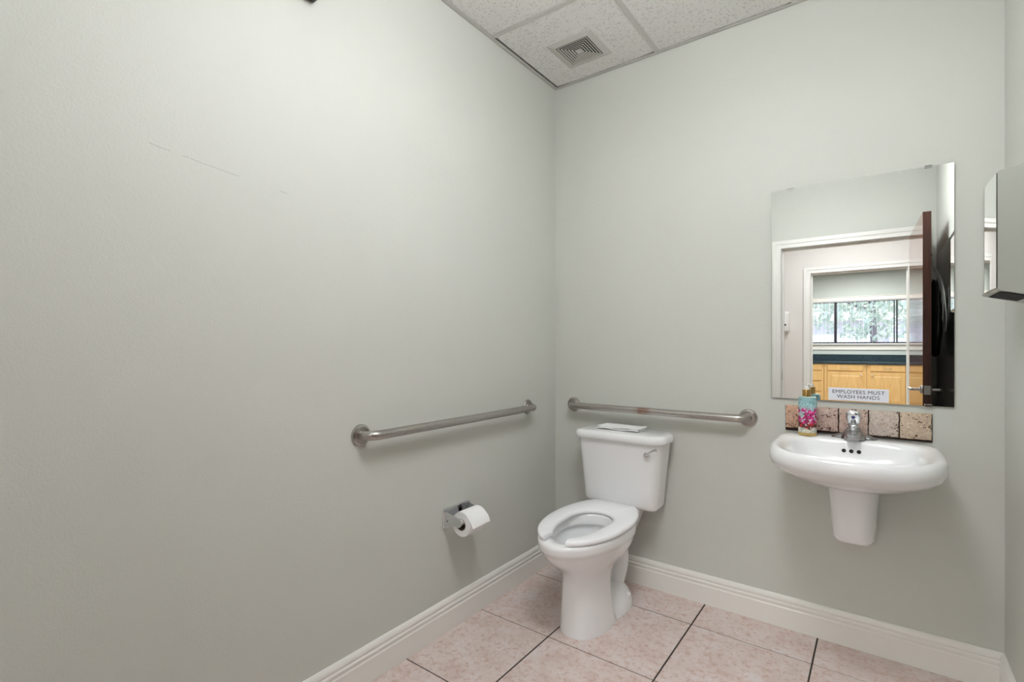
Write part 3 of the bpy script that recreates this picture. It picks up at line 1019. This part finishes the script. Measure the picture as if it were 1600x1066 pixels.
sh = [shroud_ring(0.050, -0.140, 0.478), shroud_ring(0.060, -0.172, 0.480), shroud_ring(0.068, -0.186, 0.486), shroud_ring(0.0725, -0.193, 0.498), shroud_ring(0.075, -0.198, 0.54), shroud_ring(0.080, -0.208, 0.62),
      shroud_ring(0.086, -0.220, 0.70), shroud_ring(0.090, -0.232, 0.765)]
sk.part('pedestal_cover', MB().loft(sh), M_china, smooth=True, angle=60)

# faucet
fc = Thing('faucet', 'chrome single-handle faucet on the sink deck', 'faucet', (SKX, -0.066, ZD))
fy = -0.070
ZF = 0.8715
mb = MB()
# escutcheon with two wings, lofted along x
rg = []
for k in range(33):
    u = -1 + 2 * k / 32
    w = 0.0275 * (1 - 0.25 * abs(u) ** 1.5) * math.sqrt(max(0.0, 1 - abs(u) ** 5)) + 0.0004
    h = 0.0125 + 0.024 * math.exp(-(u / 0.50) ** 2)
    h = h * math.sqrt(max(0.02, 1 - abs(u) ** 8))
    ring = [(SKX + 0.076 * u, fy - w, ZF - 0.001)]
    for q in range(13):
        a = PI * q / 12
        ring.append((SKX + 0.076 * u, fy - w * math.cos(a), ZF + 0.002 + (h - 0.002) * math.sin(a)))
    ring.append((SKX + 0.076 * u, fy + w, ZF - 0.001))
    rg.append(ring)
mb.loft(rg)
fc.part('base_plate', mb, M_chromesatin, smooth=True, angle=50)


def fring(y, z, w, d_, n=32, e=0.8):
    return [(SKX + w * math.copysign(abs(math.cos(a)) ** e, math.cos(a)), y + d_ * math.copysign(abs(math.sin(a)) ** e, math.sin(a)), z) for a in [2 * PI * k / n for k in range(n)]]


# bell-shaped body that flares into the short spout
mb = MB().loft([fring(fy - 0.012, ZF + 0.001, 0.0430, 0.040), fring(fy - 0.011, ZF + 0.012, 0.0405, 0.038), fring(fy - 0.008, ZF + 0.023, 0.0355, 0.033), fring(fy - 0.004, ZF + 0.033, 0.0290, 0.027), fring(fy, ZF + 0.041, 0.0230, 0.021), fring(fy, ZF + 0.045, 0.0190, 0.018)])
fc.part('body', mb, M_chromesatin, smooth=True, angle=50)
rg = []
for (y, z, w, h) in ((-0.080, 0.897, 0.026, 0.014), (-0.105, 0.893, 0.0265, 0.013), (-0.130, 0.888, 0.025, 0.011), (-0.150, 0.884, 0.022, 0.009), (-0.158, 0.882, 0.017, 0.006)):
    rg.append([(SKX + w * math.copysign(abs(math.cos(a)) ** 0.8, math.cos(a)), y, z + h * math.copysign(abs(math.sin(a)) ** 0.8, math.sin(a))) for a in [2 * PI * k / 28 for k in range(28)]])
fc.part('spout', MB().loft(rg), M_chromesatin, smooth=True, angle=50)
# handle: stem and a rounded upright lever cap
hd = MB().lathe([(0.018, 0), (0.0175, 0.008), (0.0135, 0.013), (0.0125, 0.018), (0.0, 0.018)], (SKX - 0.001, fy, ZF + 0.042), (0, 0.05, 1), 24)
ax = Vector((0, -0.30, 1)).normalized()
c0 = Vector((SKX - 0.001, fy + 0.003, ZF + 0.053))
rg = []
for (t, w, d_) in ((0.0, 0.015, 0.013), (0.008, 0.0200, 0.016), (0.022, 0.0235, 0.018), (0.038, 0.0255, 0.019), (0.053, 0.0250, 0.018), (0.062, 0.0215, 0.015), (0.067, 0.013, 0.008)):
    c = c0 + ax * t * 0.93
    rg.append([(c.x + w * math.copysign(abs(math.cos(a)) ** 0.7, math.cos(a)), c.y + d_ * math.copysign(abs(math.sin(a)) ** 0.7, math.sin(a)), c.z + 0.1 * d_ * math.sin(a)) for a in [2 * PI * k / 28 for k in range(28)]])
hd.loft(rg)
handle = fc.part('handle', hd, M_chrome, smooth=True, angle=50)
fc.part('handle_inset', MB().lathe([(0.0, 0.0), (0.0065, 0.0), (0.0065, 0.001), (0.0, 0.0015)], tuple(c0 + ax * 0.036 + Vector((0, -0.0185, 0))), (0, -1, -0.25), 20), mat('indicator_blue', srgb(60, 70, 120), 0.2, 0.3), parent=handle)

# ------------------------------------------------------------------ travertine splash tiles
bs = Thing('tile_backsplash', 'row of five tumbled stone tiles on the wall behind the sink', 'backsplash', (SKX, 0, 0.88))
tx = [1.190, 1.2885, 1.3865, 1.4875, 1.5865, 1.6860]
for i in range(5):
    rnd = random.Random(40 + i)
    x0, x1, z0, z1 = tx[i] + 0.0021, tx[i + 1] - 0.0021, 0.8850 - 0.0010 * i, 0.983
    nseg = 9
    loop = []
    for k in range(nseg): loop.append((x0 + (x1 - x0) * k / nseg, z0))
    for k in range(nseg): loop.append((x1, z0 + (z1 - z0) * k / nseg))
    for k in range(nseg): loop.append((x1 - (x1 - x0) * k / nseg, z1))
    for k in range(nseg): loop.append((x0, z1 - (z1 - z0) * k / nseg))
    jit = [(x + rnd.uniform(-1, 1) * 0.0010, z + rnd.uniform(-1, 1) * 0.0010) for x, z in loop]
    cxx, czz = (x0 + x1) / 2, (z0 + z1) / 2
    rg = []
    for (y, s) in ((-0.0005, 1.0), (-0.0085, 1.0), (-0.0108, 0.985), (-0.0118, 0.955)):
        rg.append([(cxx + (x - cxx) * s, y + (rnd.uniform(-1, 1) * 0.0003 if y < -0.009 else 0), czz + (z - czz) * s) for x, z in jit])
    bs.part('tile', MB().loft(rg), M_trav, smooth=True, angle=50).color = [srgb(214, 170, 142), srgb(212, 184, 174), srgb(214, 188, 176), srgb(210, 198, 188), srgb(212, 194, 168)][i]
bs.part('grout', MB().box(1.1905, 1.686, -0.006, -0.0004, 0.8730, 0.9815), mat('dark_brown_grout', srgb(48, 32, 26), 0.9))

# ------------------------------------------------------------------ mirror with clips
MX0, MX1, MZ0, MZ1 = 1.1345, 1.7485, 1.013, 1.930
mr = Thing('mirror', 'large frameless rectangular mirror on the back wall over the sink', 'mirror', ((MX0 + MX1) / 2, 0, MZ0))
mr.part('glass', MB().box(MX0, MX1, -0.0095, -0.0094, MZ0, MZ1), M_mirror)
mr.part('backing', MB().box(MX0 + 0.0004, MX1 - 0.0004, -0.0092, -0.0035, MZ0 + 0.0004, MZ1 - 0.0004), M_mirror_edge)
for (x, z, s) in ((1.211, MZ1, -1), (1.674, MZ1, -1), (1.262, MZ0, 1), (1.674, MZ0, 1)):
    c = MB().box(x - 0.011, x + 0.011, -0.0122, -0.0098, z - 0.002, z + s * 0.006, 0.0008).box(x - 0.011, x + 0.011, -0.012, 0.0, z - s * 0.001, z - s * 0.005, 0.0008)
    mr.part('clip', c, M_chrome)

# sign stuck on the mirror
sg = Thing('sign', 'white rectangular sign reading EMPLOYEES MUST WASH HANDS on the mirror', 'sign', (1.4525, -0.0125, 1.018))
sg.part('plate', MB().box(1.351, 1.554, -0.0125, -0.0097, 1.0165, 1.0685, 0.0006, 1), M_sign)


def text(body, size, loc, rot, m, parent, off, ex=0.0002, w=1.0, bold=0.0):
    cu = bpy.data.curves.new('lettering', 'FONT')
    cu.body = body
    cu.size = size
    cu.extrude = ex
    cu.offset = bold
    cu.align_x = 'CENTER'
    cu.align_y = 'CENTER'
    cu.space_character = 1.06
    cu.resolution_u = 4
    tmp = bpy.data.objects.new('lettering_curve', cu)
    COL.objects.link(tmp)
    dg = bpy.context.evaluated_depsgraph_get()
    me = bpy.data.meshes.new_from_object(tmp.evaluated_get(dg))
    bpy.data.objects.remove(tmp)
    me.materials.clear()
    me.materials.append(m)
    o = bpy.data.objects.new('lettering', me)
    COL.objects.link(o)
    o.parent = parent
    o.location = tuple(Vector(loc) - Vector(off))
    o.rotation_euler = rot
    o.scale = (w, 1, 1)
    return o


text('EMPLOYEES MUST', 0.0205, (1.4525, -0.0128, 1.0525), (PI / 2, 0, 0), M_ink, sg.o, sg.loc, w=1.03)
text('WASH HANDS', 0.0205, (1.4525, -0.0128, 1.0325), (PI / 2, 0, 0), M_ink, sg.o, sg.loc, w=1.03)

# ------------------------------------------------------------------ soap bottle
bt = Thing('lotion_bottle', 'pink floral lotion bottle with gold cap on the left of the sink deck', 'bottle', (1.2825, -0.088, ZF + 0.0005))
bz = ZF
bt.part('body', MB().lathe([(0.0, 0.0005), (0.031, 0.0005), (0.0335, 0.004), (0.0335, 0.150), (0.0320, 0.1540), (0.0, 0.1545)], (1.2825, -0.088, bz), (0, 0, 1), 40), M_label, smooth=True)
bt.part('base_liquid', MB().lathe([(0.0, 0.0002), (0.0325, 0.0002), (0.0341, 0.004), (0.0341, 0.0125), (0.0336, 0.0128)], (1.2825, -0.088, bz), (0, 0, 1), 40, cap=False), mat('golden_liquid', srgb(190, 158, 92), 0.12), smooth=True)
bt.part('shoulder', MB().lathe([(0.0325, 0.1540), (0.032, 0.158), (0.026, 0.1610), (0.0, 0.1615)], (1.2825, -0.088, bz), (0, 0, 1), 40), M_teal, smooth=True)
bt.part('cap', MB().lathe([(0.0, 0.161), (0.0165, 0.161), (0.0165, 0.188), (0.0155, 0.190), (0.0, 0.190)], (1.2800, -0.088, bz), (0, 0, 1), 32), M_brass, smooth=True)
pm = MB().lathe([(0.0, 0.190), (0.0125, 0.190), (0.0115, 0.197), (0.006, 0.202), (0.0, 0.203)], (1.2800, -0.088, bz), (0, 0, 1), 24)
bt.part('pump_dome', pm, M_white_pl, smooth=True)

# ------------------------------------------------------------------ paper towel dispenser on the right wall
dp = Thing('towel_dispenser', 'stainless steel paper towel dispenser on the right wall by the mirror', 'dispenser', (W, -0.45, 1.38))
dy0, dy1 = -0.580, -0.322
XF = 1.787
side = [(XF, 1.402), (XF, 1.724), (XF + 0.003, 1.728), (W, 1.748), (W, 1.372), (XF + 0.003, 1.399)]
mb = MB()
rg = [[(x, y, z) for x, z in side] for y in (dy0, dy1)]
mb.loft(rg)
dp.part('cabinet', mb, M_dispenser)
# bowed mirror-polished front door
rg = []
for k in range(13):
    u = k / 12
    y = dy0 + 0.0015 + (dy1 - dy0 - 0.003) * u
    bow = 0.0035 * math.sin(PI * u)
    cut = 0.010 * max(0.0, (u - 0.85) / 0.15) ** 2
    rg.append([(XF - 0.0005, y, 1.404), (XF - 0.0025 - bow, y, 1.404), (XF - 0.0025 - bow, y, 1.722 - cut), (XF - 0.0005, y, 1.722 - cut)])
dp.part('front_panel', MB().loft(rg), M_dispfront, smooth=True, angle=40)
dp.part('towel_slot', MB().add([(XF + 0.010, dy0 + 0.035, 1.3950), (XF + 0.010, dy1 - 0.035, 1.3950), (XF + 0.070, dy1 - 0.055, 1.3785), (XF + 0.070, dy0 + 0.020, 1.3785),
                               (XF + 0.010, dy0 + 0.035, 1.3940), (XF + 0.010, dy1 - 0.035, 1.3940), (XF + 0.070, dy1 - 0.055, 1.3775), (XF + 0.070, dy0 + 0.020, 1.3775)],
                              [(0, 1, 2, 3), (4, 7, 6, 5), (0, 4, 5, 1), (1, 5, 6, 2), (2, 6, 7, 3), (3, 7, 4, 0)]), M_dark)
dp.part('lock', MB().lathe([(0.0, 0), (0.004, 0), (0.004, 0.003), (0.0, 0.003)], (XF + 0.052, -0.45, 1.738), (-0.2, 0, 1), 12), M_dark)

# ------------------------------------------------------------------ open door, seen in the mirror
dr = Thing('restroom_door', 'open dark brown door with steel lever seen edge-on in the mirror', 'door', (1.717, -D, 0.0))
ang = math.radians(2.2)
hinge = Vector((1.717, -D + 0.004, 0))
ex_ = Vector((math.sin(ang), math.cos(ang), 0))      # along the leaf, away from the hinge
nx_ = Vector((math.cos(ang), -math.sin(ang), 0))     # towards the right wall
LW = 0.908


def dpt(a, b, z): return tuple(hinge + ex_ * a + nx_ * b + Vector((0, 0, z)))


def dbox(mb, a0, a1, b0, b1, z0, z1):
    q = [dpt(a0, b0, z0), dpt(a1, b0, z0), dpt(a1, b1, z0), dpt(a0, b1, z0)]
    r = [dpt(a0, b0, z1), dpt(a1, b0, z1), dpt(a1, b1, z1), dpt(a0, b1, z1)]
    return mb.loft([q, r])


dr.part('leaf', dbox(MB(), 0.0, LW - 0.002, 0.0, 0.044, 0.008, 2.128), M_doorface)
dr.part('edge_strip', dbox(MB(), LW - 0.002, LW, 0.0, 0.044, 0.008, 2.128), M_dooredge)
hz = 0.952
dr.part('latch_plate', dbox(MB(), LW, LW + 0.0015, 0.006, 0.040, hz - 0.03, hz + 0.03), M_steel)
for s, b in ((-1, 0.0), (1, 0.044)):
    rose = MB().lathe([(0.0, 0), (0.027, 0), (0.027, 0.005), (0.022, 0.009), (0.010, 0.010), (0.010, 0.050)], dpt(LW - 0.062, b, hz), tuple(nx_ * s), 28)
    lo = 0.058
    p = [dpt(LW - 0.062, b + s * (lo - 0.008), hz), dpt(LW - 0.066, b + s * lo, hz), dpt(LW - 0.10, b + s * (lo + 0.002), hz), dpt(LW - 0.17, b + s * (lo + 0.001), hz)]
    rose.tube(p, [0.009, 0.010, 0.009, 0.0085], 16)
    dr.part('lever_handle', rose, M_steel, smooth=True)
for z in (0.25, 1.07, 1.88):
    dr.part('hinge', MB().lathe([(0.007, 0), (0.007, 0.10)], (1.774, -D + 0.012, z), (0, 0, 1), 14), M_steel, smooth=True)

# coat hook with bundle of dark cloth and grey straps behind the door
hook = Thing('coat_hook', 'small metal coat hook on the back of the open door in the mirror', 'hook', dpt(0.62, 0.044, 1.86))
mb = MB()
mb.tube([dpt(0.62, 0.044, 1.86), dpt(0.62, 0.062, 1.858), dpt(0.62, 0.072, 1.868), dpt(0.62, 0.074, 1.885)], 0.0035, 10)
hook.part('prong', mb, M_chrome, smooth=True)
mb = MB()
dbox(mb, 0.610, 0.630, 0.0441, 0.0465, 1.83, 1.89)
hook.part('plate', mb, M_chrome)
bag = Thing('cloth_bag', 'dark cloth bag with grey straps hanging behind the open door in the mirror', 'bag', dpt(0.70, 0.085, 1.40))
rg = []
for (z, w, d_) in ((1.18, 0.05, 0.008), (1.20, 0.12, 0.022), (1.32, 0.17, 0.031), (1.46, 0.17, 0.033), (1.56, 0.14, 0.030), (1.64, 0.09, 0.022), (1.69, 0.05, 0.012)):
    rg.append([dpt(0.70 + w * math.cos(a) * (1 + 0.10 * math.sin(5 * a + z * 40)), 0.084 + d_ * math.sin(a) * (1 + 0.10 * math.sin(7 * a + z * 30)), z + 0.012 * math.sin(3 * a)) for a in [2 * PI * k / 36 for k in range(36)]])
bag.part('body', MB().loft(rg), M_coat, smooth=True, angle=60)
for k in range(6):
    mb = MB()
    pts = []
    for q in range(19):
        u = q / 18
        pts.append(dpt(0.62 + (0.10 + 0.035 * k) * math.sin(PI * u * 0.75), 0.066 + (0.012 + 0.009 * k) * math.sin(PI * u * (0.9 - 0.06 * k)) + 0.004 * math.sin(9 * u + k), 1.862 - u * (0.27 + 0.05 * k)))
    mb.tube(pts, 0.0042 if k in (1, 4) else 0.003, 8)
    bag.part('strap', mb, M_strap, smooth=True)

# tall dark panel on the right wall behind the door
pn = obj('wall_panel', MB().box(W - 0.010, W, -2.49, -1.02, 0.16, 1.925, 0.002, 1), M_panel)
tag(pn, 'tall black glossy panel on the right wall behind the open door, seen in the mirror', 'panel')

# ------------------------------------------------------------------ hall unit on the cream wall
hu = Thing('sanitizer_dispenser', 'small white rounded dispenser on the cream hall wall seen in the mirror', 'dispenser', (0.555, HALL_Y, 1.42))
hu.part('housing', MB().loft([[(x, HALL_Y + 0.0, z) for x, z, _ in rrect(0.50, 0.610, 1.42, 1.68, 0.03, 0)] if False else [(p[0], HALL_Y + 0.001, p[1]) for p in rrect(0.50, 0.610, 1.42, 1.68, 0.03, 0)],
                              [(p[0], HALL_Y + 0.07, p[1]) for p in rrect(0.50, 0.610, 1.42, 1.68, 0.03, 0)],
                              [(p[0], HALL_Y + 0.085, p[1]) for p in rrect(0.515, 0.595, 1.435, 1.665, 0.025, 0)]]), M_white_pl, smooth=True, angle=40)
hu.part('window_slot', MB().box(0.535, 0.575, HALL_Y + 0.085, HALL_Y + 0.087, 1.50, 1.52), M_dark)

# ------------------------------------------------------------------ office cabinets and counter
CF = -9.215      # cabinet face
KN = mat('brushed_nickel_pull', (0.62, 0.6, 0.56, 1), 0.3, 1.0)


def raised_front(t, name, x0, x1, z0, z1, knob=None, pull=False, flat=False):
    mb = MB().box(x0, x1, CF, CF + 0.019, z0, z1, 0.003, 1)
    d = t.part(name, mb, M_maple)
    if not flat:
        b = 0.055
        # recessed groove then raised centre panel
        def q(i, y): return [(x0 + i, y, z0 + i), (x1 - i, y, z0 + i), (x1 - i, y, z1 - i), (x0 + i, y, z1 - i)]
        t.part('frame_bead', MB().loft([q(b - 0.008, CF + 0.019), q(b - 0.008, CF + 0.023), q(b, CF + 0.023), q(b, CF + 0.019)], False, False), M_maple, parent=d)
        t.part('centre_panel', MB().loft([q(b + 0.006, CF + 0.0185), q(b + 0.022, CF + 0.025), q(b + 0.03, CF + 0.025)]), M_maple, parent=d)
    if knob:
        t.part('knob', MB().lathe([(0.006, 0), (0.006, 0.012), (0.015, 0.018), (0.015, 0.026), (0.0, 0.03)], (knob[0], CF + 0.019, knob[1]), (0, 1, 0), 16), KN, parent=d, smooth=True)
    if pull:
        cx_ = (x0 + x1) / 2
        zc = (z0 + z1) / 2
        t.part('pull', MB().tube([(cx_ - 0.055, CF + 0.018, zc + 0.004), (cx_ - 0.05, CF + 0.04, zc), (cx_ - 0.02, CF + 0.045, zc - 0.006), (cx_ + 0.02, CF + 0.045, zc - 0.006), (cx_ + 0.05, CF + 0.04, zc), (cx_ + 0.055, CF + 0.018, zc + 0.004)], 0.0045, 8), KN, parent=d, smooth=True)
    return d


def carcass(t, x0, x1):
    mb = MB().box(x0 + 0.0008, x1 - 0.0008, FAR_Y + 0.005, CF, 0.10, 0.893).box(x0 + 0.001, x1 - 0.001, FAR_Y + 0.005, CF - 0.06, 0.0, 0.10)
    t.part('body', mb, M_maple)


def drawer_unit(x0, x1, label, side):
    t = Thing('drawer_cabinet', label, 'cabinet', ((x0 + x1) / 2, CF, 0), 'maple base cabinets under the office window')
    carcass(t, x0, x1)
    for (a, b) in ((0.765, 0.875), (0.555, 0.735), (0.345, 0.525), (0.130, 0.315)):
        raised_front(t, 'drawer', x0 + 0.03, x1 - 0.045, a, b, pull=True, flat=True)


def door_unit(x0, x1, label, kside):
    t = Thing('base_cabinet', label, 'cabinet', ((x0 + x1) / 2, CF, 0), 'maple base cabinets under the office window')
    carcass(t, x0, x1)
    raised_front(t, 'drawer', x0 + 0.055, x1 - 0.055, 0.765, 0.880, pull=True, flat=True)
    raised_front(t, 'door', x0 + 0.055, x1 - 0.055, 0.130, 0.735, knob=((x1 - 0.085) if kside > 0 else (x0 + 0.085), 0.68))


drawer_unit(0.02, 0.625, 'maple drawer cabinet leftmost in the mirror view of the office', 1)
door_unit(0.630, 1.318, 'maple cabinet with knob at the right of its door, middle of the mirror view', 1)
door_unit(1.322, 1.955, 'maple cabinet with knob at the left of its door, right in the mirror view', -1)
door_unit(1.959, 2.600, 'maple base cabinet hidden beyond the doorway edge at the right', 1)
ct = Thing('countertop', 'dark green speckled countertop with upstand on the maple cabinets', 'countertop', (1.3, -9.5, 0.895))
ct.part('slab', MB().box(-0.02, 2.64, FAR_Y + 0.002, CF + 0.035, 0.8945, 0.934, 0.004, 1), M_counter)
ct.part('upstand', MB().box(-0.02, 2.64, FAR_Y + 0.002, FAR_Y + 0.022, 0.9345, 1.072, 0.003, 1), M_counter)

# ------------------------------------------------------------------ outdoors beyond the office window
obj('ground', wall_boxes([(-40, 40, -70, FAR_Y - TH, -0.45, -0.35)]), M_ground, kind='structure')


def tree(x, y, h, r, seed, label):
    t = Thing('tree', label, 'tree', (x, y, -0.35), 'trees outside the office window')
    rnd = random.Random(seed)
    mb = MB().tube([(x, y, -0.35), (x + 0.05, y, 0.8), (x - 0.05, y, h * 0.45), (x, y, h * 0.8)], [0.13, 0.10, 0.09, 0.05], 12)
    for k in range(6):
        a = rnd.uniform(0, 2 * PI)
        z = rnd.uniform(0.36, 0.6) * h
        mb.tube([(x, y, z), (x + math.cos(a) * r * 0.4, y + math.sin(a) * r * 0.4, z + 0.5), (x + math.cos(a) * r * 0.8, y + math.sin(a) * r * 0.8, z + 0.9)], [0.08, 0.05, 0.02], 8)
    t.part('trunk', mb, M_bark, smooth=True)
    for m, cnt in ((M_leaf, 3600), (M_leaf2, 2600)):
        lm = MB()
        for _ in range(cnt):
            while True:
                p = Vector((rnd.uniform(-1, 1), rnd.uniform(-1, 1), rnd.uniform(-1, 1)))
                if 0.25 < p.length < 1: break
            c = Vector((x + p.x * r, y + p.y * r, h * 0.65 + p.z * h * 0.42))
            s = rnd.uniform(0.07, 0.15)
            u = Vector((rnd.gauss(0, 1), rnd.gauss(0, 1), rnd.gauss(0, 1))).normalized()
            w = u.orthogonal().normalized()
            lm.add([c - u * s, c + w * s * 0.5, c + u * s, c - w * s * 0.5], [(0, 1, 2, 3)])
        t.part('foliage', lm, m, kind='stuff')


tree(1.35, -17.5, 6.2, 3.0, 3, 'leafy tree with bare trunk nearest the office window')
tree(-5.2, -21.0, 5.5, 3.0, 4, 'leafy tree left of the pale house outside the office window')
tree(7.4, -21.5, 5.5, 3.0, 5, 'leafy tree right of the pale house outside the office window')
hs = Thing('house', 'low pale house with white garage doors across the road from the office window', 'building', (0, -30, -0.35))
hs.part('wall', MB().box(-9, 12, -36, -30, -0.35, 2.6), M_stucco)
hs.part('roof', MB().prism([(-9.6, -29.4, 2.6), (-9.6, -36.6, 2.6), (-9.6, -33, 4.4)], (-9.6, 0, 0), (12.6, 0, 0)), M_roof)
for (a, b) in ((-1.6, 1.2), (1.9, 4.2)):
    hs.part('garage_door', MB().box(a, b, -30.0, -29.95, -0.35, 1.9, 0.01, 1), M_garage)
hs.part('window', MB().box(-5.5, -4.0, -30, -29.96, 0.6, 1.9, 0.01, 1), mat('house_window_glass', srgb(120, 130, 140), 0.1))
